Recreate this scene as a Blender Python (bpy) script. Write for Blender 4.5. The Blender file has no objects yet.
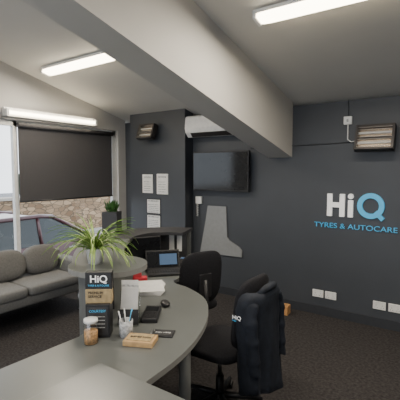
import bpy, bmesh, math, random
from mathutils import Vector, Matrix, noise, Euler
random.seed(7)
C=bpy.context.scene.collection

# ---------------- materials ----------------
def mat(name,col,rough=0.6,metal=0.0,var=0.06,scale=20,bump=0.0,bscale=200,emit=None,estr=0,spec=0.5,coat=0):
    m=bpy.data.materials.new(name); m.use_nodes=True
    nt=m.node_tree; n=nt.nodes; l=nt.links; b=n['Principled BSDF']
    b.inputs['Roughness'].default_value=rough; b.inputs['Metallic'].default_value=metal
    b.inputs['Specular IOR Level'].default_value=spec; b.inputs['Coat Weight'].default_value=coat
    tc=n.new('ShaderNodeTexCoord')
    nz=n.new('ShaderNodeTexNoise'); nz.inputs['Scale'].default_value=scale; nz.inputs['Detail'].default_value=4
    l.new(tc.outputs['Object'],nz.inputs['Vector'])
    rp=n.new('ShaderNodeValToRGB')
    rp.color_ramp.elements[0].position=0.3; rp.color_ramp.elements[1].position=0.7
    rp.color_ramp.elements[0].color=[max(0,c*(1-var)) for c in col]+[1]
    rp.color_ramp.elements[1].color=[min(1,c*(1+var)) for c in col]+[1]
    l.new(nz.outputs['Fac'],rp.inputs['Fac']); l.new(rp.outputs['Color'],b.inputs['Base Color'])
    if bump:
        n2=n.new('ShaderNodeTexNoise'); n2.inputs['Scale'].default_value=bscale
        l.new(tc.outputs['Object'],n2.inputs['Vector'])
        bp=n.new('ShaderNodeBump'); bp.inputs['Strength'].default_value=bump; bp.inputs['Distance'].default_value=0.01
        l.new(n2.outputs['Fac'],bp.inputs['Height']); l.new(bp.outputs['Normal'],b.inputs['Normal'])
    if emit:
        b.inputs['Emission Color'].default_value=(*emit,1); b.inputs['Emission Strength'].default_value=estr
    return m

M={}
M['slate']=mat('slate_wall_paint',(0.050,0.056,0.067),0.5,var=0.05,scale=3,bump=0.05,bscale=120)
M['ceil']=mat('ceiling_paint',(0.60,0.585,0.55),0.8,var=0.03,scale=2)
M['beam']=mat('beam_paint',(0.54,0.525,0.495),0.6,var=0.03,scale=2)
M['leftwall']=mat('pale_wall_paint',(0.46,0.45,0.43),0.7,var=0.03,scale=2)
M['carpet']=mat('charcoal_carpet',(0.046,0.042,0.042),0.95,var=0.45,scale=45,bump=0.6,bscale=400,spec=0.2)
M['base']=mat('skirting_paint',(0.032,0.035,0.042),0.5)
M['frame']=mat('white_upvc',(0.72,0.72,0.70),0.4)
M['blind']=mat('blind_fabric',(0.06,0.058,0.062),0.9,var=0.1,scale=80)
M['desk']=mat('desk_laminate',(0.128,0.136,0.132),0.3,var=0.03,scale=4)
M['deskedge']=mat('desk_edging',(0.22,0.222,0.215),0.5)
M['deskpanel']=mat('desk_panel_laminate',(0.12,0.127,0.127),0.5,var=0.03)
M['dark']=mat('dark_laminate',(0.03,0.03,0.033),0.5)
M['black']=mat('black_plastic',(0.014,0.014,0.016),0.45)
M['fabric']=mat('black_fabric',(0.014,0.014,0.017),0.9,var=0.3,scale=90,bump=0.3,bscale=300,spec=0.2)
M['jacket']=mat('jacket_fabric',(0.012,0.0155,0.024),0.75,var=0.3,scale=30,bump=0.2,bscale=150,spec=0.3)
M['sofa']=mat('sofa_fabric',(0.145,0.145,0.143),0.85,var=0.12,scale=60,bump=0.2,bscale=300)
M['sofac']=mat('sofa_cushion_fabric',(0.115,0.112,0.107),0.9,var=0.15,scale=60)
M['white']=mat('white_plastic',(0.78,0.78,0.77),0.4)
M['paper']=mat('white_paper',(0.72,0.72,0.71),0.8)
M['paperp']=mat('printed_paper',(0.45,0.46,0.47),0.8,var=0.5,scale=60)
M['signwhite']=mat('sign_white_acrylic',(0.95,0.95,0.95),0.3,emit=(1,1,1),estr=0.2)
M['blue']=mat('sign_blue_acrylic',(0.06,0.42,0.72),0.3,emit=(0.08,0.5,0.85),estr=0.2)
M['metal']=mat('steel',(0.5,0.5,0.5),0.3,1.0)
M['heat']=mat('heater_reflector',(0.75,0.62,0.5),0.25,0.9)
M['grill']=mat('heater_casing',(0.06,0.055,0.055),0.4,0.4)
M['screen']=mat('tv_screen_glass',(0.010,0.011,0.013),0.10,spec=0.4)
M['board']=mat('grey_board',(0.25,0.26,0.27),0.5)
M['wood']=mat('bamboo_wood',(0.50,0.32,0.15),0.5,var=0.2,scale=30)
M['card']=mat('cardboard',(0.50,0.26,0.10),0.8)
M['gold']=mat('leaflet_gold',(0.42,0.31,0.16),0.6,var=0.25,scale=40)
M['leaf']=mat('plant_leaf',(0.16,0.30,0.05),0.5,var=0.3,scale=30)
M['leaf2']=mat('plant_leaf_pale',(0.50,0.60,0.22),0.5,var=0.2,scale=30)
M['dleaf']=mat('dark_leaf',(0.03,0.10,0.02),0.5,var=0.4,scale=30)
M['red']=mat('red_plastic',(0.55,0.03,0.05),0.4)
M['tube']=mat('fluorescent_diffuser',(0.9,0.88,0.8),0.4,emit=(1.0,0.86,0.62),estr=14)
M['lscreen']=mat('laptop_display',(0.02,0.03,0.05),0.2,emit=(0.15,0.25,0.4),estr=0.5)
M['carpaint']=mat('maroon_car_paint',(0.055,0.010,0.014),0.3,0.2,coat=0.5)
M['carglass']=mat('car_glass',(0.03,0.04,0.045),0.12,spec=0.4)
M['rubber']=mat('rubber',(0.015,0.015,0.015),0.8)
M['vanw']=mat('van_paint',(0.75,0.76,0.78),0.3,coat=0.5)
M['asphalt']=mat('asphalt',(0.20,0.20,0.21),0.9,var=0.2,scale=8)
M['pave']=mat('paving',(0.35,0.34,0.32),0.9,var=0.1,scale=5)
M['bark']=mat('bark',(0.12,0.08,0.05),0.9)
M['foliage']=mat('tree_foliage',(0.075,0.095,0.055),0.9,var=0.5,scale=6)
M['taupe']=mat('render_wall',(0.42,0.38,0.33),0.9)
M['nuts']=mat('sweets',(0.55,0.30,0.13),0.5,var=0.6,scale=90)

def stone():
    m=mat('rubble_stone',(0.4,0.33,0.25),0.9); nt=m.node_tree;n=nt.nodes;l=nt.links;b=n['Principled BSDF']
    tc=n.new('ShaderNodeTexCoord'); mp=n.new('ShaderNodeMapping'); mp.inputs['Scale'].default_value=(3.5,3.5,8)
    v=n.new('ShaderNodeTexVoronoi'); v.inputs['Scale'].default_value=1.0
    l.new(tc.outputs['Object'],mp.inputs['Vector']); l.new(mp.outputs['Vector'],v.inputs['Vector'])
    r=n.new('ShaderNodeValToRGB'); r.color_ramp.elements[0].color=(0.17,0.10,0.055,1); r.color_ramp.elements[1].color=(0.50,0.36,0.23,1)
    l.new(v.outputs['Color'],r.inputs['Fac'])
    e=n.new('ShaderNodeTexVoronoi'); e.feature='DISTANCE_TO_EDGE'; e.inputs['Scale'].default_value=1.0; l.new(mp.outputs['Vector'],e.inputs['Vector'])
    er=n.new('ShaderNodeValToRGB'); er.color_ramp.elements[0].position=0.02; er.color_ramp.elements[1].position=0.08
    l.new(e.outputs['Distance'],er.inputs['Fac'])
    mx=n.new('ShaderNodeMix'); mx.data_type='RGBA'; l.new(er.outputs['Color'],mx.inputs[0]); mx.inputs[6].default_value=(0.12,0.09,0.06,1); l.new(r.outputs['Color'],mx.inputs[7])
    l.new(mx.outputs[2],b.inputs['Base Color'])
    return m
M['stone']=stone()
def glassmat(name,tint,mix):
    m=bpy.data.materials.new(name); m.use_nodes=True; nt=m.node_tree;n=nt.nodes;l=nt.links
    n.remove(n['Principled BSDF']); o=n['Material Output']
    t=n.new('ShaderNodeBsdfTransparent'); t.inputs['Color'].default_value=(*tint,1)
    g=n.new('ShaderNodeBsdfGlossy'); g.inputs['Roughness'].default_value=0.03
    x=n.new('ShaderNodeMixShader'); x.inputs['Fac'].default_value=mix
    l.new(t.outputs[0],x.inputs[1]); l.new(g.outputs[0],x.inputs[2]); l.new(x.outputs[0],o.inputs['Surface'])
    return m
M['glass']=glassmat('window_glass',(0.97,0.98,0.98),0.04)
M['jarglass']=glassmat('jar_glass',(0.9,0.92,0.9),0.12)

# ---------------- builder ----------------
def sp(v,e): return math.copysign(abs(v)**e,v)
class B:
    def __init__(s,name): s.name=name; s.bm=bmesh.new(); s.mats=[]
    def mi(s,k):
        if k not in s.mats: s.mats.append(k)
        return s.mats.index(k)
    def _fin(s,faces,k,smooth=False):
        i=s.mi(k)
        for f in faces: f.material_index=i; f.smooth=smooth
    def faces_from(s,vs,fs,k,smooth=False):
        bv=[s.bm.verts.new(v) for v in vs]; out=[]
        for f in fs:
            try: out.append(s.bm.faces.new([bv[i] for i in f]))
            except ValueError: pass
        s._fin(out,k,smooth); return bv,out
    def box(s,c,d,k,rot=(0,0,0),bevel=0,M4=None):
        t=bmesh.new(); bmesh.ops.create_cube(t,size=1)
        bmesh.ops.scale(t,vec=d,verts=t.verts)
        if bevel: bmesh.ops.bevel(t,geom=t.edges[:],offset=bevel,segments=3,affect='EDGES',profile=0.5)
        mm=Matrix.Translation(c)@Euler(rot).to_matrix().to_4x4()
        if M4: mm=M4@mm
        bmesh.ops.transform(t,matrix=mm,verts=t.verts)
        s.merge(t,k,bool(bevel) and bevel>0.012)
    def bx(s,x0,x1,y0,y1,z0,z1,k,bevel=0):
        s.box(((x0+x1)/2,(y0+y1)/2,(z0+z1)/2),(abs(x1-x0),abs(y1-y0),abs(z1-z0)),k,bevel=bevel)
    def merge(s,t,k,smooth=False):
        t.verts.index_update()
        vs=[v.co.copy() for v in t.verts]; fs=[[v.index for v in f.verts] for f in t.faces]
        t.free(); s.faces_from(vs,fs,k,smooth)
    def tube(s,path,r,k,seg=10,cap=True):
        path=[Vector(p) for p in path]; n=len(path)
        rs=r if isinstance(r,(list,tuple)) else [r]*n
        vs=[];fs=[]; up=None
        for i,p in enumerate(path):
            d=(path[min(i+1,n-1)]-path[max(i-1,0)]).normalized()
            if up is None:
                a=Vector((0,0,1)) if abs(d.z)<0.9 else Vector((1,0,0)); up=(a-d*a.dot(d)).normalized()
            else:
                up=(up-d*up.dot(d)).normalized()
            q=d.cross(up)
            for j in range(seg):
                a=2*math.pi*j/seg; vs.append(p+(up*math.cos(a)+q*math.sin(a))*rs[i])
        for i in range(n-1):
            for j in range(seg):
                fs.append([i*seg+j,i*seg+(j+1)%seg,(i+1)*seg+(j+1)%seg,(i+1)*seg+j])
        bv,_=s.faces_from(vs,fs,k,True)
        if cap:
            o=[s.bm.faces.new(bv[:seg][::-1]),s.bm.faces.new(bv[-seg:])]; s._fin(o,k)
    def prism(s,pts,z0,z1,k,axis='z',edge=None):
        n=len(pts)
        def P(a,b,c):
            return (a,b,c) if axis=='z' else ((c,a,b) if axis=='x' else (a,c,b))
        vs=[P(a,b,z0) for a,b in pts]+[P(a,b,z1) for a,b in pts]
        fs=[list(range(n))[::-1],list(range(n,2*n))]
        s.faces_from(vs,fs,k)
        s.faces_from(vs,[[i,(i+1)%n,n+(i+1)%n,n+i] for i in range(n)],edge or k)
    def sell(s,c,a,k,e1=0.5,e2=0.4,nu=36,nv=18,fn=None,R=None):
        vs=[];fs=[]
        for i in range(nv+1):
            v=-math.pi/2+math.pi*i/nv
            for j in range(nu):
                u=2*math.pi*j/nu
                p=Vector((a[0]*sp(math.cos(v),e1)*sp(math.cos(u),e2),a[1]*sp(math.cos(v),e1)*sp(math.sin(u),e2),a[2]*sp(math.sin(v),e1)))
                if R: p=R@p
                if fn: p=fn(p)
                vs.append(p+Vector(c))
        for i in range(nv):
            for j in range(nu):
                fs.append([i*nu+j,i*nu+(j+1)%nu,(i+1)*nu+(j+1)%nu,(i+1)*nu+j])
        s.faces_from(vs,fs,k,True)
    def lathe(s,prof,c,k,seg=28):
        vs=[];fs=[];n=len(prof)
        for r,z in prof:
            for j in range(seg):
                a=2*math.pi*j/seg; vs.append((c[0]+r*math.cos(a),c[1]+r*math.sin(a),c[2]+z))
        for i in range(n-1):
            for j in range(seg):
                fs.append([i*seg+j,i*seg+(j+1)%seg,(i+1)*seg+(j+1)%seg,(i+1)*seg+j])
        s.faces_from(vs,fs,k,True)
    def text(s,txt,size,M4,k,ext=0.001,off=0.0,align='LEFT',width=None):
        cu=bpy.data.curves.new('t','FONT'); cu.body=txt; cu.size=size; cu.extrude=ext; cu.offset=off; cu.align_x=align
        o=bpy.data.objects.new('t',cu); C.objects.link(o); bpy.context.view_layer.update()
        dg=bpy.context.evaluated_depsgraph_get(); me=bpy.data.meshes.new_from_object(o.evaluated_get(dg))
        t=bmesh.new(); t.from_mesh(me)
        if width:
            xs=[v.co.x for v in t.verts]; w=max(xs)-min(xs)
            bmesh.ops.scale(t,vec=(width/w,1,1),verts=t.verts)
        bmesh.ops.transform(t,matrix=M4,verts=t.verts); s.merge(t,k)
        bpy.data.objects.remove(o); 
    def done(s,loc=(0,0,0),rz=0,rx=0,normals=True):
        if normals: bmesh.ops.recalc_face_normals(s.bm,faces=s.bm.faces)
        me=bpy.data.meshes.new(s.name); s.bm.to_mesh(me); s.bm.free()
        for k in s.mats: me.materials.append(M[k])
        o=bpy.data.objects.new(s.name,me); C.objects.link(o)
        o.location=loc; o.rotation_euler=(rx,0,rz); return o
FACE=Matrix.Rotation(math.pi/2,4,'X')   # text facing -Y
def T(x,y,z): return Matrix.Translation((x,y,z))
def catmull(P,n=8):
    out=[];L=len(P)
    for i in range(L-1):
        p0=P[max(i-1,0)];p1=P[i];p2=P[i+1];p3=P[min(i+2,L-1)]
        for j in range(n):
            t=j/n
            out.append(tuple(0.5*((2*p1[k])+(-p0[k]+p2[k])*t+(2*p0[k]-5*p1[k]+4*p2[k]-p3[k])*t*t+(-p0[k]+3*p1[k]-3*p2[k]+p3[k])*t**3) for k in range(len(p1))))
    out.append(tuple(P[-1])); return out

# ---------------- room ----------------
BY=4.375; LX=-4.6; RX=3.0; FY=-2.6; SL=0.25
def cz(y): return 2.44+SL*(BY-y)
b=B('floor'); b.bx(LX-0.2,RX+0.2,FY-0.2,BY+0.2,-0.1,0,'carpet'); b.done()
b=B('ceiling'); b.prism([(FY-0.2,cz(FY-0.2)),(BY+0.2,cz(BY+0.2)),(BY+0.2,cz(BY+0.2)+0.15),(FY-0.2,cz(FY-0.2)+0.15)],LX-0.2,RX+0.2,'ceil',axis='x'); b.done()
b=B('wall_back'); b.bx(LX,RX,BY,BY+0.15,0,cz(BY+0.15),'slate'); b.done()
b=B('wall_right'); b.prism([(FY,0),(BY,0),(BY,cz(BY)),(FY,cz(FY))],RX,RX+0.15,'slate',axis='x'); b.done()
WY0,WY1,WZ0,WZ1=0.7,4.22,0.32,2.27
b=B('wall_left')
def lw(y0,y1,z0,z1=None):
    b.prism([(y0,z0),(y1,z0),(y1,z1 if z1 is not None else cz(y1)),(y0,z1 if z1 is not None else cz(y0))],LX-0.15,LX,'leftwall',axis='x')
lw(FY,WY0,0); lw(WY1,BY,0); lw(WY0,WY1,0,WZ0); lw(WY0,WY1,WZ1)
b.done()
b=B('wall_front')
fz=cz(FY)
b.bx(LX,-3.6,FY-0.15,FY,0,fz,'leftwall'); b.bx(1.8,RX,FY-0.15,FY,0,fz,'leftwall')
b.bx(-3.6,1.8,FY-0.15,FY,0,0.4,'leftwall'); b.bx(-3.6,1.8,FY-0.15,FY,2.8,fz,'leftwall'); b.done()
b=B('added_daylight_window')  # unseen frame and wall opening behind the camera, added to let daylight in
for x in (-3.6,-1.8,0,1.74): b.bx(x,x+0.06,FY-0.1,FY-0.04,0.4,2.8,'frame')
b.bx(-3.54,1.74,FY-0.1,FY-0.04,0.4,0.46,'frame'); b.bx(-3.54,1.74,FY-0.1,FY-0.04,2.74,2.8,'frame'); b.done()
b=B('baseboard_back'); b.bx(-3.25,RX,BY-0.015,BY,0,0.1,'base'); b.done()
b=B('pillar'); b.prism([(4.19,0),(BY,0),(BY,cz(BY)),(4.19,cz(4.19))],-4.3,-3.26,'slate',axis='x'); b.done()
b=B('ceiling_beam')
b.prism([(FY,cz(FY)-0.63),(BY,cz(BY)-0.63),(BY,cz(BY)),(FY,cz(FY))],-2.11,-1.81,'beam',axis='x'); b.done()

b=B('window_1')
xf0,xf1=LX-0.11,LX-0.05
for y0,y1 in ((WY0,WY0+0.06),(2.565,2.62),(4.14,WY1)): b.bx(xf0,xf1,y0,y1,WZ0,WZ1,'frame',bevel=0.004)
b.bx(xf0,xf1,WY0,WY1,WZ0,WZ0+0.07,'frame'); b.bx(xf0,xf1,WY0,WY1,WZ1-0.07,WZ1,'frame')
b.bx(LX-0.085,LX-0.075,WY0,WY1,WZ0,WZ1,'glass'); b.bx(LX-0.04,LX+0.05,WY0,WY1,WZ0-0.02,WZ0,'frame'); b.done()
b=B('roller_blind'); b.bx(LX-0.02,LX-0.014,2.61,4.1,1.27,2.2,'blind'); b.tube([(LX-0.0,2.60,2.21),(LX-0.0,4.11,2.21)],0.03,'blind'); b.tube([(LX-0.017,2.61,1.27),(LX-0.017,4.1,1.27)],0.012,'black'); b.done()

# ---------------- lights ----------------
def batten(x0,x1,y,power=30):
    z=cz(y); b=B('fluorescent_light'); ang=-math.atan(SL)
    L=x1-x0
    b.box((0,0,-0.015),(L,0.12,0.03),'white')
    b.sell((0,0,-0.045),(L/2-0.02,0.055,0.028),'tube',e1=0.6,e2=0.12)
    for s in (-1,1): b.box((s*(L/2-0.015),0,-0.04),(0.03,0.12,0.06),'white',bevel=0.01)
    o=b.done(((x0+x1)/2,y,z-0.012),rx=ang)
    la=bpy.data.lights.new('lamp_glow','AREA'); la.shape='RECTANGLE'; la.size=L-0.1; la.size_y=0.08; la.energy=power; la.color=(1,0.90,0.75)
    lo=bpy.data.objects.new('tube_lamp',la); C.objects.link(lo); lo.parent=o; lo.location=(0,0,-0.085)
    return o
batten(-4.2,-2.98,2.74,38)
batten(-1.44,-0.18,2.74,46)
batten(0.8,2.06,1.9,46)  # added fitting, unseen off to the right, brightens the room
batten(-1.44,-0.18,-0.6,56)  # added fitting, out of view above the camera, for extra light
batten(-4.2,-2.94,-0.2,50)  # added fitting, unseen off to the left, for extra light
b=B('fluorescent_light')
b.bx(LX+0.001,LX+0.04,2.42,3.74,2.3,2.4,'white'); b.tube([(LX+0.07,2.45,2.34),(LX+0.07,3.71,2.34)],0.02,'tube',seg=14)
b.bx(LX+0.03,LX+0.1,2.42,2.45,2.3,2.38,'white'); b.bx(LX+0.03,LX+0.1,3.71,3.74,2.3,2.38,'white'); b.done()

# world
w=bpy.data.worlds.new('World'); bpy.context.scene.world=w; w.use_nodes=True
nt=w.node_tree; n=nt.nodes; l=nt.links; bg=n['Background']
tc=n.new('ShaderNodeTexCoord'); nz=n.new('ShaderNodeTexNoise'); nz.inputs['Scale'].default_value=3; nz.inputs['Detail'].default_value=5
rp=n.new('ShaderNodeValToRGB'); rp.color_ramp.elements[0].color=(0.68,0.76,0.87,1); rp.color_ramp.elements[1].color=(0.95,0.97,1,1)
rp.color_ramp.elements[0].position=0.35; rp.color_ramp.elements[1].position=0.65
l.new(tc.outputs['Generated'],nz.inputs['Vector']); l.new(nz.outputs['Fac'],rp.inputs['Fac']); l.new(rp.outputs['Color'],bg.inputs['Color'])
bg.inputs['Strength'].default_value=3.6

# ---------------- exterior ----------------
G=-0.65
b=B('ground'); b.bx(-40,LX-0.2,-25,35,G-0.2,G,'asphalt'); b.done()
b=B('foundation'); b.bx(LX-0.2,LX-0.15,FY,BY,G,0.0,'stone'); b.done()
b=B('pavement'); b.bx(-11.95,-11.45,-25,35,G,G+0.12,'pave'); b.done()
b=B('stone_wall'); b.bx(-12.5,-12.0,-20,35,G,0.72,'stone'); b.bx(-12.55,-11.95,-20,35,0.72,0.80,'taupe'); b.done()
def tree(x,y,h,r):
    b=B('tree'); b.tube([(0,0,0),(0.05,0,h*0.6),(0,0.1,h)],[0.18,0.13,0.05],'bark')
    for i in range(7):
        t=bmesh.new(); bmesh.ops.create_icosphere(t,subdivisions=3,radius=r*random.uniform(0.5,0.8))
        c=Vector((random.uniform(-1,1)*r*.6,random.uniform(-1,1)*r*.6,h+random.uniform(-.6,.5)*r))
        for v in t.verts: v.co*=1+0.3*noise.noise(v.co*3+c); 
        for v in t.verts: v.co+=c
        b.merge(t,'foliage')
    b.done((x,y,G))
for x,y,h,r in ((-20,6.5,1.5,0.9),(-21,9.4,1.6,1.0),(-19.5,12,1.5,0.9),(-20,14.5,1.6,1.0)): tree(x,y,h,r)

def car(name,loc,rz,L=4.1,W=1.75,H=1.45,paint='carpaint',van=False):
    b=B(name); hl=L/2
    if van:
        low=[(-hl,0.35),(-hl,1.9),(-hl+0.1,1.95),(hl-1.3,1.95),(hl-0.75,1.15),(hl-0.1,0.95),(hl,0.8),(hl,0.35)]
    else:
        low=[(-hl,0.35),(-hl-0.02,0.6),(-hl+0.05,0.92),(-hl+0.5,0.97),(hl-1.1,0.95),(hl-0.5,0.86),(hl-0.1,0.74),(hl,0.55),(hl-0.02,0.3)]
    secs=[(-W/2,0.90,0.03),(-W/2+0.03,0.97,0.01),(-W/2+0.12,1,0),(W/2-0.12,1,0),(W/2-0.03,0.97,0.01),(W/2,0.90,0.03)]
    n=len(low); vs=[];
    for y,sc,ins in secs:
        for px,pz in low:
            vs.append((px*(1-ins),y,0.3+(pz-0.3)*sc))
    fs=[[i*n+j,i*n+(j+1)%n,(i+1)*n+(j+1)%n,(i+1)*n+j] for i in range(len(secs)-1) for j in range(n)]
    fs+=[list(range(n))[::-1],[ (len(secs)-1)*n+j for j in range(n)]]
    b.faces_from(vs,fs,paint)
    if not van:
        wb=W/2-0.06; wt=W/2-0.25
        B0=[(-hl+0.12,0.93),(hl-1.15,0.93)]; T0=[(-hl+0.45,H-0.04),(-hl+0.8,H),(hl-2.3,H),(hl-2.0,H-0.05)]
        prof=[B0[0]]+T0+[B0[1]]
        vs=[(x,-wb if z<1 else -wt,z) for x,z in prof]+[(x,wb if z<1 else wt,z) for x,z in prof]
        m=len(prof)
        b.faces_from(vs,[list(range(m)),list(range(m,2*m))],'carglass')
        b.faces_from(vs,[[0,1,m+1,m],[4,5,m+5,m+4]],'carglass')
        b.faces_from(vs,[[1,2,m+2,m+1],[2,3,m+3,m+2],[3,4,m+4,m+3]],paint)
        for s in (-1,1):
            for (x0,x1) in ((B0[0][0],T0[0][0]),(-0.35,-0.3),(B0[1][0],T0[3][0])):
                b.tube([(x0,s*(wb+0.003),0.93),(x1,s*(wt+0.004),H-0.04)],0.035,paint,seg=8)
            b.tube([(T0[0][0],s*wt,H-0.03),(T0[1][0],s*wt,H),(T0[2][0],s*wt,H),(T0[3][0],s*wt,H-0.03)],0.04,paint,seg=8)
            b.box((B0[1][0]-0.25,s*(W/2+0.07),0.98),(0.1,0.18,0.13),paint,bevel=0.03)
            for dx in (-0.75,0.3): b.box((dx,s*(W/2-0.01),0.82),(0.16,0.03,0.025),'metal')
    else:
        for s in (-1,1): b.prism([(hl-1.75,1.2),(hl-1.7,1.75),(hl-1.3,1.75),(hl-0.95,1.2)],s*(W/2-0.02),s*(W/2+0.005),'carglass',axis='y')
        for s in (-1,1): b.bx(-hl+0.1,hl-0.2,s*(W/2-0.02),s*(W/2+0.008),0.8,0.95,'red')
        b.faces_from([(hl-1.27,-W/2+.15,1.91),(hl-1.27,W/2-.15,1.91),(hl-0.78,W/2-.12,1.2),(hl-0.78,-W/2+.12,1.2)],[[0,1,2,3]],'carglass')
    for s in (-1,1):
        for x in (-hl+0.75,hl-0.8):
            b.tube([(x,s*(W/2-0.22),0.32),(x,s*(W/2-0.0),0.32)],0.37,'black',seg=24)
            b.tube([(x,s*(W/2-0.2),0.32),(x,s*(W/2+0.015),0.32)],0.32,'rubber',seg=28)
            b.tube([(x,s*(W/2+0.01),0.32),(x,s*(W/2+0.025),0.32)],0.2,'metal',seg=20)
        b.box((hl-0.09,s*(W/2-0.28),0.68),(0.16,0.34,0.12),'white',bevel=0.02)
        b.box((-hl+0.04,s*(W/2-0.2),0.78),(0.12,0.25,0.16),'red',bevel=0.02)
    b.done(loc,rz)
car('car',(-7.3,4.3,G+0.005),math.radians(96))
car('van',(-10.3,3.15,G+0.005),math.radians(90),L=4.8,W=1.85,paint='vanw',van=True)

# ---------------- sofa ----------------
b=B('sofa')
X0,X1=-4.5,-3.78; Y0,Y1=0.75,2.98
b.bx(X0,X1,Y0,Y1,0.24,0.34,'sofa',bevel=0.02)
yy=[0.9,1.55,2.2,2.84]
for i in range(3):
    c=(X0+0.14+X1)/2+0.01
    b.sell((c,(yy[i]+yy[i+1])/2,0.39),((X1-X0-0.12)/2+0.005,0.322,0.065),'sofa',e1=0.4,e2=0.15)
b.bx(X0,X0+0.16,Y0,Y1,0.3,0.66,'sofa',bevel=0.035)
for y in (Y0,Y1-0.15): b.bx(X0,X1,y,y+0.15,0.24,0.6,'sofa',bevel=0.035)
for x in (X0+0.08,X1-0.08):
    for y in (Y0+0.1,Y1-0.1): b.tube([(x,y,0),(x,y,0.25)],[0.015,0.022],'metal')
b.done()
for i,y in enumerate((1.3,1.75,2.18,2.6)):
    b=B('sofa_cushion'); R=Matrix.Rotation(math.radians(-16),3,'Y')
    b.sell((-4.2,y,0.61),(0.075,0.215,0.17),'sofac',e1=0.75,e2=0.5,R=R); b.done()

# ---------------- reception desk ----------------
cl=catmull([(-1.94,1.66),(-2.08,1.74),(-2.40,2.02),(-2.7,2.42),(-2.76,2.78),(-2.60,3.03),(-2.40,3.12)],8)
def offs(path,o):
    out=[]
    for i,p in enumerate(path):
        a=path[max(i-1,0)];c=path[min(i+1,len(path)-1)]
        d=Vector((c[0]-a[0],c[1]-a[1])).normalized(); out.append((p[0]-d.y*o,p[1]+d.x*o))
    return out
b=B('reception_desk')
def band(o1,o2,z0,z1,k,edge=None,i0=0,i1=None):
    P=offs(cl,o1)[i0:i1]; Q=offs(cl,o2)[i0:i1]
    b.prism(P+Q[::-1],z0,z1,k,edge=edge)
band(0.19,-0.17,1.02,1.05,'desk','deskedge',i0=2,i1=23)
band(0.19,-0.17,1.02,1.049,'dark','dark',i0=22)
b.prism([(-1.94+0.25*math.cos(2*math.pi*i/40),1.68+0.25*math.sin(2*math.pi*i/40)) for i in range(40)],1.019,1.0505,'desk',edge='deskedge')
band(0.13,0.10,0.0,1.02,'deskpanel')
arc=[(-1.95+0.19*math.cos(t),1.69+0.19*math.sin(t)) for t in [math.radians(200+100*i/12) for i in range(13)]]
arc2=[(-1.95+0.165*math.cos(t),1.69+0.165*math.sin(t)) for t in [math.radians(200+100*i/12) for i in range(13)]]
b.prism(arc+arc2[::-1],0.0,1.02,'deskpanel')
band(-0.02,-0.05,0.745,1.02,'dark')
inner=offs(cl,0.09)
right=catmull([(-2.3,3.05),(-2.12,2.9),(-2.06,2.62),(-2.0,2.42),(-1.8,2.36),(-1.55,2.22),(-1.36,1.98),(-1.235,1.72),(-1.16,1.45),(-1.13,1.15)],5)
left=[(-1.13,0.3),(-1.75,0.3),(-1.75,1.3),(-1.8,1.45)]
b.prism(inner+right+left,0.715,0.745,'desk',edge='deskedge')
b.bx(-1.72,-1.69,0.35,1.4,0.0,0.715,'deskpanel')
b.bx(-1.68,-1.17,0.35,0.38,0.0,0.715,'deskpanel')
b.tube([(-1.36,1.74,0),(-1.36,1.74,0.715)],0.035,'deskpanel',seg=18)
b.tube([(-1.36,1.74,0),(-1.36,1.74,0.015)],0.09,'deskpanel',seg=24)
b.bx(-2.5,-2.15,2.95,3.0,0,0.715,'deskpanel')
b.bx(-1.37,-0.62,0.3,1.13,0.746,0.78,'desk',bevel=0.004)
b.bx(-0.68,-0.65,0.35,1.08,0,0.746,'deskpanel')
b.done()

b=B('pinned_papers')
P=offs(cl,-0.054)
for i0 in (42,45):
    a=Vector(P[i0-1]);c=Vector(P[i0+1]); 
    b.faces_from([(a.x,a.y,0.84),(c.x,c.y,0.84),(c.x,c.y,1.0),(a.x,a.y,1.0)],[[0,1,2,3]],'paper')
b.done()

# ---------------- spider plant ----------------
b=B('spider_plant'); random.seed(3)
b.lathe([(0.0,0),(0.045,0),(0.06,0.09),(0.064,0.1),(0.058,0.1),(0.05,0.085),(0,0.085)],(0,0,0),'white')
for i in range(105):
    a=random.uniform(0,2*math.pi); Ln=random.uniform(0.2,0.38); el=random.uniform(0.35,1.5); wd=random.uniform(0.006,0.010)
    p=Vector((0.02*math.cos(a),0.02*math.sin(a),0.09)); N=9; pts=[]
    ang=el; step=Ln/N; droop=random.uniform(0.12,0.28)
    for j in range(N+1):
        pts.append(p.copy()); p=p+Vector((math.cos(a)*math.cos(ang),math.sin(a)*math.cos(ang),math.sin(ang)))*step; ang-=droop
        if p.z<0.006: p.z=0.006
    side=Vector((-math.sin(a),math.cos(a),0))
    vs=[];
    for j,q in enumerate(pts):
        ww=wd*(1-(j/N)**2.2)+0.0006
        vs+= [q-side*ww,q-side*ww*0.4-Vector((0,0,.002)),q+side*ww*0.4-Vector((0,0,.002)),q+side*ww]
    k1=[];k2=[]
    for j in range(N):
        for q in range(3):
            f=[j*4+q,j*4+q+1,(j+1)*4+q+1,(j+1)*4+q]; (k2 if q==1 else k1).append(f)
    b.faces_from(vs,k1,'leaf' ,True); b.faces_from(vs,k2,'leaf2',True)
b.done((-2.02,1.64,1.051))

b=B('potted_plant'); random.seed(5)
b.prism([(-0.075,-0.075),(0.075,-0.075),(0.075,0.075),(-0.075,0.075)],0,0.2,'dark')
for i in range(60):
    a=random.uniform(0,6.28); r=random.uniform(0,0.05); h=random.uniform(0.05,0.13)
    c=Vector((r*math.cos(a),r*math.sin(a),0.2)); e=c+Vector((math.cos(a)*0.04,math.sin(a)*0.04,h))
    s=Vector((-math.sin(a),math.cos(a),0))*0.014
    b.faces_from([c,(c+e)/2-s,e,(c+e)/2+s],[[0,1,2,3]],'dleaf')
    b.tube([c-Vector((0,0,.03)),c+Vector((0,0,.02))],0.003,'dleaf',seg=5)
b.done((-2.95,2.61,1.05),0.5)

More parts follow.
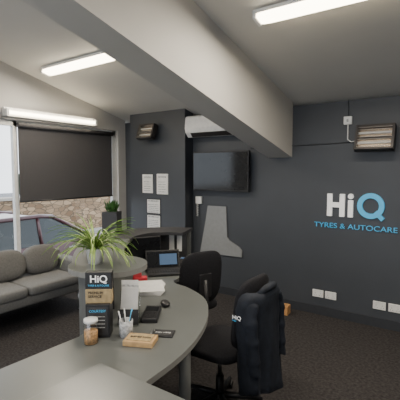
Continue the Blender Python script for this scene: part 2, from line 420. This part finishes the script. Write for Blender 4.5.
# ---------------- display stand ----------------
b=B('brochure_stand')
b.box((0,0,0.0925),(0.13,0.09,0.185),'black',bevel=0.003)
b.box((0,0.01,0.22),(0.14,0.06,0.08),'gold',bevel=0.002)
b.box((0,0.015,0.305),(0.145,0.05,0.095),'black',bevel=0.003)
b.box((0,-0.048,0.095),(0.11,0.006,0.155),'dark')
b.text('HiQ',0.055,T(-0.048,-0.012,0.298)@FACE,'signwhite',off=0.001)
b.text('TYRES & AUTOCARE',0.014,T(-0.058,-0.012,0.275)@FACE,'blue',width=0.115)
b.text('PREMIUM\nSERVICE',0.020,T(-0.055,-0.022,0.235)@FACE,'black')
b.text('COURTESY',0.018,T(-0.045,-0.053,0.145)@FACE,'blue',width=0.09)
for z in (0.12,0.10,0.08,0.06): b.box((0,-0.052,z),(0.08,0.002,0.004),'paperp')
b.done((-1.68,1.385,0.745),math.radians(38))

b=B('leaflet_holder')
b.box((0,0,0.01),(0.12,0.1,0.02),'jarglass')
b.box((0,0.03,0.10),(0.12,0.004,0.2),'jarglass',rot=(-0.15,0,0))
for i in range(4): b.box((0,0.018-i*0.008,0.14-0.012*i),(0.1,0.005,0.23),'paper' if i!=2 else 'paperp',rot=(-0.15,0.02*i,0))
b.box((0,-0.03,0.05),(0.12,0.004,0.09),'dark',rot=(-0.15,0,0))
b.done((-1.66,1.59,0.745),math.radians(35))

b=B('glass_jar')
b.lathe([(0.0,0.002),(0.036,0.002),(0.038,0.02),(0.038,0.095),(0.032,0.11),(0.032,0.118)],(0,0,0),'jarglass')
b.lathe([(0,0.004),(0.034,0.004),(0.035,0.07),(0,0.075)],(0,0,0),'nuts')
b.lathe([(0,0.115),(0.036,0.115),(0.036,0.132),(0,0.132)],(0,0,0),'white'); b.done((-1.63,1.285,0.745))

b=B('pen_cup')
b.lathe([(0,0),(0.036,0),(0.038,0.09),(0.035,0.09),(0.033,0.01),(0,0.01)],(0,0,0),'paperp')
for i,(a,k) in enumerate(((0.3,'black'),(1.4,'blue'),(2.6,'white'),(3.9,'white'),(5.2,'black'))):
    b.tube([(0.01*math.cos(a),0.01*math.sin(a),0.012),(0.04*math.cos(a),0.04*math.sin(a),0.14)],0.004,k,seg=8)
b.done((-1.55,1.46,0.745))
b=B('wooden_box')
b.box((0,0,0.014),(0.16,0.11,0.028),'wood',bevel=0.003); b.box((0,0,0.03),(0.13,0.08,0.004),'gold')
b.text('BUSINESS CARDS',0.02,T(-0.055,-0.008,0.033),'dark',width=0.11)
b.done((-1.42,1.44,0.745),math.radians(25))
b=B('clipboard')
b.box((0,0,0.004),(0.13,0.09,0.008),'black',bevel=0.002); b.box((0,0,0.009),(0.115,0.075,0.002),'dark'); b.box((-0.055,0,0.012),(0.015,0.05,0.008),'metal',bevel=0.002)
b.text('SIGN HERE',0.018,T(-0.04,-0.006,0.0105),'paper'); b.done((-1.40,1.59,0.745),math.radians(28))
b=B('card_terminal')
b.box((0,0,0.02),(0.10,0.19,0.035),'black',bevel=0.008,rot=(0.08,0,0)); b.box((0,0.04,0.041),(0.08,0.06,0.003),'screen',rot=(0.08,0,0))
for i in range(4):
    for j in range(3): b.box((-0.022+0.022*j,-0.01-0.02*i,0.038-0.0014*i),(0.014,0.011,0.004),'dark',rot=(0.08,0,0))
b.done((-1.62,1.74,0.745),math.radians(33))
b=B('computer_mouse'); b.sell((0,0,0.016),(0.03,0.052,0.018),'black',e1=0.8,e2=0.85); b.box((0,0.025,0.033),(0.004,0.014,0.006),'metal'); b.done((-1.69,1.95,0.745),0.9)

b=B('laptop')
b.box((0,0,0.01),(0.31,0.21,0.018),'black',bevel=0.004)
for i in range(4):
    for j in range(12): b.box((-0.13+0.0235*j,0.06-0.026*i,0.021),(0.019,0.02,0.004),'dark')
b.box((0,-0.08,0.0195),(0.1,0.05,0.002),'dark')
b.box((0,0.138,0.095),(0.31,0.008,0.175),'black',rot=(-0.4,0,0),bevel=0.003); b.box((0.0,0.1325,0.097),(0.285,0.003,0.145),'screen',rot=(-0.4,0,0))
b.box((0.05,0.1305,0.097),(0.16,0.003,0.10),'lscreen',rot=(-0.4,0,0))
b.done((-2.24,2.58,0.745),math.radians(48))
b=B('monitor')
b.box((0,0,0.006),(0.2,0.16,0.012),'black',bevel=0.003); b.tube([(0,0.03,0.01),(0,0.03,0.15)],0.018,'black')
b.box((0,0.0,0.18),(0.40,0.025,0.235),'black',bevel=0.004); b.box((0,-0.0135,0.182),(0.38,0.003,0.212),'screen')
b.done((-2.52,2.56,0.745),math.radians(62))
b=B('telephone')
b.box((0,0,0.03),(0.17,0.19,0.04),'black',rot=(0.12,0,0),bevel=0.008); b.tube([(-0.06,-0.09,0.055),(-0.06,-0.03,0.065),(-0.06,0.04,0.075),(-0.06,0.09,0.075)],[0.022,0.014,0.014,0.022],'dark')
b.box((0.03,0.04,0.056),(0.08,0.04,0.004),'lscreen',rot=(0.12,0,0)); b.done((-2.33,2.92,0.745),math.radians(20))
b=B('tape_dispenser'); b.box((0,0,0.02),(0.12,0.06,0.04),'red',bevel=0.01); b.tube([(-0.02,-0.022,0.055),(-0.02,0.022,0.055)],0.035,'red',seg=20); b.done((-2.24,2.27,0.745),0.8)
b=B('paper_stack')
for i in range(5): b.box((0,0,0.0035+0.006*i),(0.21,0.297,0.005),'paper',rot=(0,0,0.05*(i-2)))
b.done((-2.02,2.15,0.745),0.7)

# ---------------- office chairs ----------------
def chair(name,loc,rz):
    b=B(name)
    b.sell((0,0,0.475),(0.235,0.225,0.045),'fabric',e1=0.6,e2=0.5,fn=lambda p:Vector((p.x,p.y,p.z-0.25*max(0,p.y-0.12)**1.2)))
    b.box((0,0,0.42),(0.2,0.2,0.03),'black',bevel=0.006)
    def bend(p): return Vector((p.x,p.y+0.9*p.x*p.x-0.12*p.z+0.25*p.z*p.z,p.z))
    R=Matrix.Rotation(math.pi/2,3,'X')
    b.sell((0,-0.27,0.755),(0.205,0.23,0.033),'fabric',e1=0.55,e2=0.55,R=R,fn=bend)
    b.tube([(0,-0.06,0.41),(0,-0.22,0.41),(0,-0.31,0.44),(0,-0.325,0.55),(0,-0.3,0.75)],0.02,'black')
    b.box((0,-0.298,0.7),(0.12,0.02,0.2),'black',bevel=0.006)
    b.tube([(0,0,0.09),(0,0,0.25)],0.028,'black',seg=16); b.tube([(0,0,0.25),(0,0,0.42)],0.016,'metal',seg=16)
    b.tube([(0,0,0.07),(0,0,0.12)],0.045,'black',seg=16)
    for i in range(5):
        a=2*math.pi*i/5+0.3; c,s=math.cos(a),math.sin(a)
        b.tube([(0.02*c,0.02*s,0.105),(0.16*c,0.16*s,0.095),(0.29*c,0.29*s,0.075)],[0.024,0.02,0.014],'black')
        b.tube([(0.29*c,0.29*s,0.08),(0.29*c,0.29*s,0.04)],0.009,'black')
        for o in (-0.013,0.013):
            q=Vector((0.29*c-s*o,0.29*s+c*o,0.026)); d=Vector((-s,c,0))*0.008
            b.tube([q-d,q+d],0.026,'black',seg=16)
    b.tube([(0.05,0.05,0.43),(0.23,0.06,0.42)],0.006,'black')
    b.done(loc,rz)
chair('office_chair',(-2.10,2.72,0),math.radians(68))
CH=(-1.405,2.19,0); CR=math.radians(90)
chair('office_chair',CH,CR)

# jacket draped over the chair back: shoulders sit below the top of the back
b=B('jacket')
prof=[(0.905,0.12,0.055),(0.918,0.15,0.070),(0.91,0.178,0.078),(0.88,0.202,0.084),(0.82,0.216,0.088),(0.75,0.218,0.088),(0.67,0.216,0.088),(0.58,0.212,0.088),(0.49,0.21,0.088),(0.40,0.211,0.09),(0.34,0.213,0.092),(0.295,0.215,0.092),(0.29,0.207,0.084)]
NU=96; vs=[];fs=[]
for i,(z,wx,ty) in enumerate(prof):
    t=i/len(prof)
    for j in range(NU):
        u=2*math.pi*j/NU
        f=1+0.14*t*math.sin(5*u+z*5+1)+0.10*t*math.sin(11*u-z*9)+0.03*math.sin(z*40+3*u)
        x=wx*sp(math.cos(u),0.75)*(1+0.035*math.sin(z*27+u)); y=ty*sp(math.sin(u),0.8)*f
        dz=0.03*math.sin(2*u+0.5)*t*t
        vs.append((x,-0.27+y+0.35*x*x-0.07*t+(-0.02 if z>0.85 else 0),z+dz))
for i in range(len(prof)-1):
    for j in range(NU): fs.append([i*NU+j,i*NU+(j+1)%NU,(i+1)*NU+(j+1)%NU,(i+1)*NU+j])
b.faces_from(vs,fs,'jacket',True)
b.tube([(-0.12,-0.34,0.90),(-0.06,-0.365,0.93),(0,-0.37,0.935),(0.06,-0.365,0.93),(0.12,-0.34,0.90)],[0.014,0.022,0.024,0.022,0.014],'jacket',seg=12)
for s in (-1,1):
    vs=[];fs=[];NS=26;SG=20
    for i in range(NS+1):
        t=i/NS; z=0.875-0.44*t
        cx_=s*(0.155+0.045*math.sin(min(1,t*3)*math.pi/2)-0.02*t); cy_=-0.315-0.045*t
        wr=1+0.06*math.sin(t*26)+0.04*math.sin(t*47+1)
        rx_=(0.034-0.006*t)*wr; ry_=(0.056-0.014*t)*wr
        if i==0: rx_*=0.4; ry_*=0.4
        for j in range(SG):
            u=2*math.pi*j/SG; vs.append((cx_+rx_*math.cos(u),cy_+ry_*math.sin(u),z+0.006*math.sin(2*u+t*20)))
    for i in range(NS):
        for j in range(SG): fs.append([i*SG+j,i*SG+(j+1)%SG,(i+1)*SG+(j+1)%SG,(i+1)*SG+j])
    b.faces_from(vs,fs,'jacket',True)
Ml=T(-0.232,-0.235,0.77)@Matrix.Rotation(-math.pi/2,4,'Z')@FACE
b.text('HiQ',0.034,Ml,'signwhite'); b.text('TYRES',0.010,T(-0.232,-0.235,0.757)@Matrix.Rotation(-math.pi/2,4,'Z')@FACE,'blue')
b.done(CH,CR)

# ---------------- wall items ----------------
b=B('television')
b.bx(-3.2,-2.34,BY-0.09,BY-0.05,1.385,1.905,'black',bevel=0.004); b.bx(-3.185,-2.355,BY-0.092,BY-0.0895,1.405,1.89,'screen')
b.bx(-2.95,-2.6,BY-0.05,BY-0.001,1.5,1.8,'black'); b.done()
b=B('air_conditioner'); AB=BY-0.001
b.prism([(AB,2.11),(BY-0.14,2.10),(BY-0.2,2.16),(BY-0.215,2.22),(BY-0.2,2.36),(BY-0.17,2.38),(AB,2.38)],-3.24,-2.4,'white',axis='x')
b.box((-2.81,BY-0.172,2.127),(0.7,0.07,0.008),'grill',rot=(-0.75,0,0)); b.done()
b=B('grey_board')
b.prism([(-3.13,0.52),(-3.04,0.95),(-3.0,1.18),(-2.71,1.18),(-2.69,0.78),(-2.66,0.74),(-2.50,0.66),(-2.468,0.62),(-2.47,0.535)],BY-0.02,BY-0.001,'board',axis='y'); b.done()

b=B('wall_sign'); y=BY-0.013; OX=0.04
def sb(x0,x1,z0,z1,k='signwhite'): b.bx(x0+OX,x1+OX,y-0.012,y+0.012,z0,z1,k,bevel=0.002)
sb(-1.42,-1.365,1.15,1.40); sb(-1.285,-1.23,1.15,1.40); sb(-1.37,-1.28,1.25,1.305)
sb(-1.195,-1.142,1.15,1.335); b.tube([(-1.1685+OX,y-0.012,1.377),(-1.1685+OX,y+0.012,1.377)],0.029,'signwhite',seg=24)
cx,czz,ro,ri=-0.965+OX,1.283,0.135,0.082; N=48; vs=[];fs=[]
for yy_ in (y-0.012,y+0.012):
    for r in (ro,ri):
        for i in range(N): a=2*math.pi*i/N; vs.append((cx+r*math.cos(a),yy_,czz+r*math.sin(a)))
for i in range(N):
    j=(i+1)%N
    fs+=[[i,j,N+j,N+i],[2*N+i,2*N+j,3*N+j,3*N+i],[i,j,2*N+j,2*N+i],[N+i,N+j,3*N+j,3*N+i]]
b.faces_from(vs,fs,'blue')
b.box((cx+0.085,y,czz-0.1),(0.11,0.026,0.045),'blue',rot=(0,math.radians(45),0))
b.text('TYRES & AUTOCARE',0.078,T(-1.525,y,1.02)@FACE,'blue',ext=0.006,off=-0.0005,width=0.86)
b.done()

def heater(name,loc,k=1.0):
    b=B(name)
    b.box((0,-0.021,0.0),(0.1,0.04,0.12),'grill')
    b.box((0,-0.05,0),(0.05,0.06,0.05),'grill')
    MM=T(0,-0.12,0)@Matrix.Rotation(math.radians(-20),4,'X')
    W,H,D=0.37*k,0.27*k,0.08
    b.box((0,0.03,0),(W,0.02,H),'grill',M4=MM,bevel=0.005)
    b.box((0,0.016,0),(W-0.05,0.006,H-0.05),'heat',M4=MM)
    for s in (-1,1):
        b.box((s*(W/2-0.012),0,0),(0.024,D,H),'grill',M4=MM); b.box((0,0,s*(H/2-0.01)),(W,D,0.02),'grill',M4=MM)
    b.box((0,-0.005,0),(W-0.04,0.02,0.02),'grill',M4=MM)
    for z in (-0.055*k,0.055*k):
        b.box((0,0.0,z),(W-0.05,0.014,0.014),'paper',M4=MM)
    for i in range(9):
        z=-H/2+0.03+(H-0.06)*i/8; b.box((0,-D/2+0.004,z),(W-0.03,0.003,0.003),'metal',M4=MM)
    b.done(loc)
heater('wall_heater',(-0.885,BY,1.985)); heater('wall_heater',(-3.85,4.19,2.20),0.8)

b=B('fused_switch'); b.box((0,-0.016,0),(0.085,0.03,0.085),'white',bevel=0.004); b.box((0,-0.032,0),(0.02,0.006,0.03),'paperp'); 
b.tube([(0,-0.012,-0.04),(0,-0.012,-0.2),(0.04,-0.02,-0.23),(0.12,-0.05,-0.22)],0.006,'white'); b.tube([(0,-0.01,0.04),(0,-0.01,0.22)],0.004,'base')
b.done((-1.18,BY,2.19))
b=B('wall_cable'); b.tube([(-2.36,BY-0.007,1.93),(-1.9,BY-0.007,1.945),(-1.4,BY-0.007,1.95),(-1.1,BY-0.007,1.96)],0.006,'base'); b.done()
def outlet(x,y,z):
    b=B('power_outlet'); b.box((0,-0.007,0),(0.125,0.012,0.085),'white',bevel=0.003)
    for s in (-1,1):
        b.box((s*0.03,-0.014,0.028),(0.014,0.004,0.02),'paper',bevel=0.001)
        for dx,dz in ((0,0.005),(-0.011,-0.018),(0.011,-0.018)): b.box((s*0.03+dx,-0.0135,dz-0.004),(0.004,0.002,0.008),'black')
    b.done((x,y,z))
outlet(-1.465,BY,0.245); outlet(-1.32,BY,0.245); outlet(-0.81,BY,0.235); outlet(-0.66,BY,0.235)

def poster(x0,x1,z0,z1,frame='paper'):
    b=B('notice'); y=4.189
    b.bx(x0,x1,y-0.006,y,z0,z1,frame); b.bx(x0+0.012,x1-0.012,y-0.008,y-0.005,z0+0.012,z1-0.012,'paper')
    h=z1-z0
    b.bx(x0+0.03,x1-0.03,y-0.0095,y-0.0075,z1-0.2*h,z1-0.1*h,'paperp')
    for i in range(5):
        z=z0+h*(0.1+0.12*i); b.bx(x0+0.03,x1-0.04,y-0.0095,y-0.0075,z,z+0.012,'paperp')
    b.done()
poster(-4.05,-3.85,1.33,1.60); poster(-3.77,-3.56,1.32,1.61); poster(-3.97,-3.70,1.03,1.25,'black'); poster(-3.97,-3.70,0.80,1.02,'black')
b=B('wall_phone'); b.bx(-3.2,-3.1,BY-0.03,BY-0.001,1.2,1.3,'white',bevel=0.005)
pts=[(-3.16+0.012*math.cos(i*0.9),BY-0.03+0.01*math.sin(i*0.9)-0.005,1.2-0.0035*i) for i in range(50)]
b.tube(pts,0.003,'white',seg=6); b.done()
b=B('cardboard_box'); b.bx(-0.09,0.09,-0.06,0.06,0,0.1,'card',bevel=0.002); b.bx(-0.02,0.02,-0.061,0.061,0.0,0.101,'wood'); b.done((-1.82,4.16,0),0.1)

# ---------------- camera ----------------
cam=bpy.data.cameras.new('Camera'); co=bpy.data.objects.new('Camera',cam); C.objects.link(co)
cam.lens=35.1; cam.sensor_width=36; co.location=(0,0,1.65)
co.rotation_euler=(math.radians(90-4.25),0,math.radians(35.7)); cam.clip_start=0.02
bpy.context.scene.camera=co
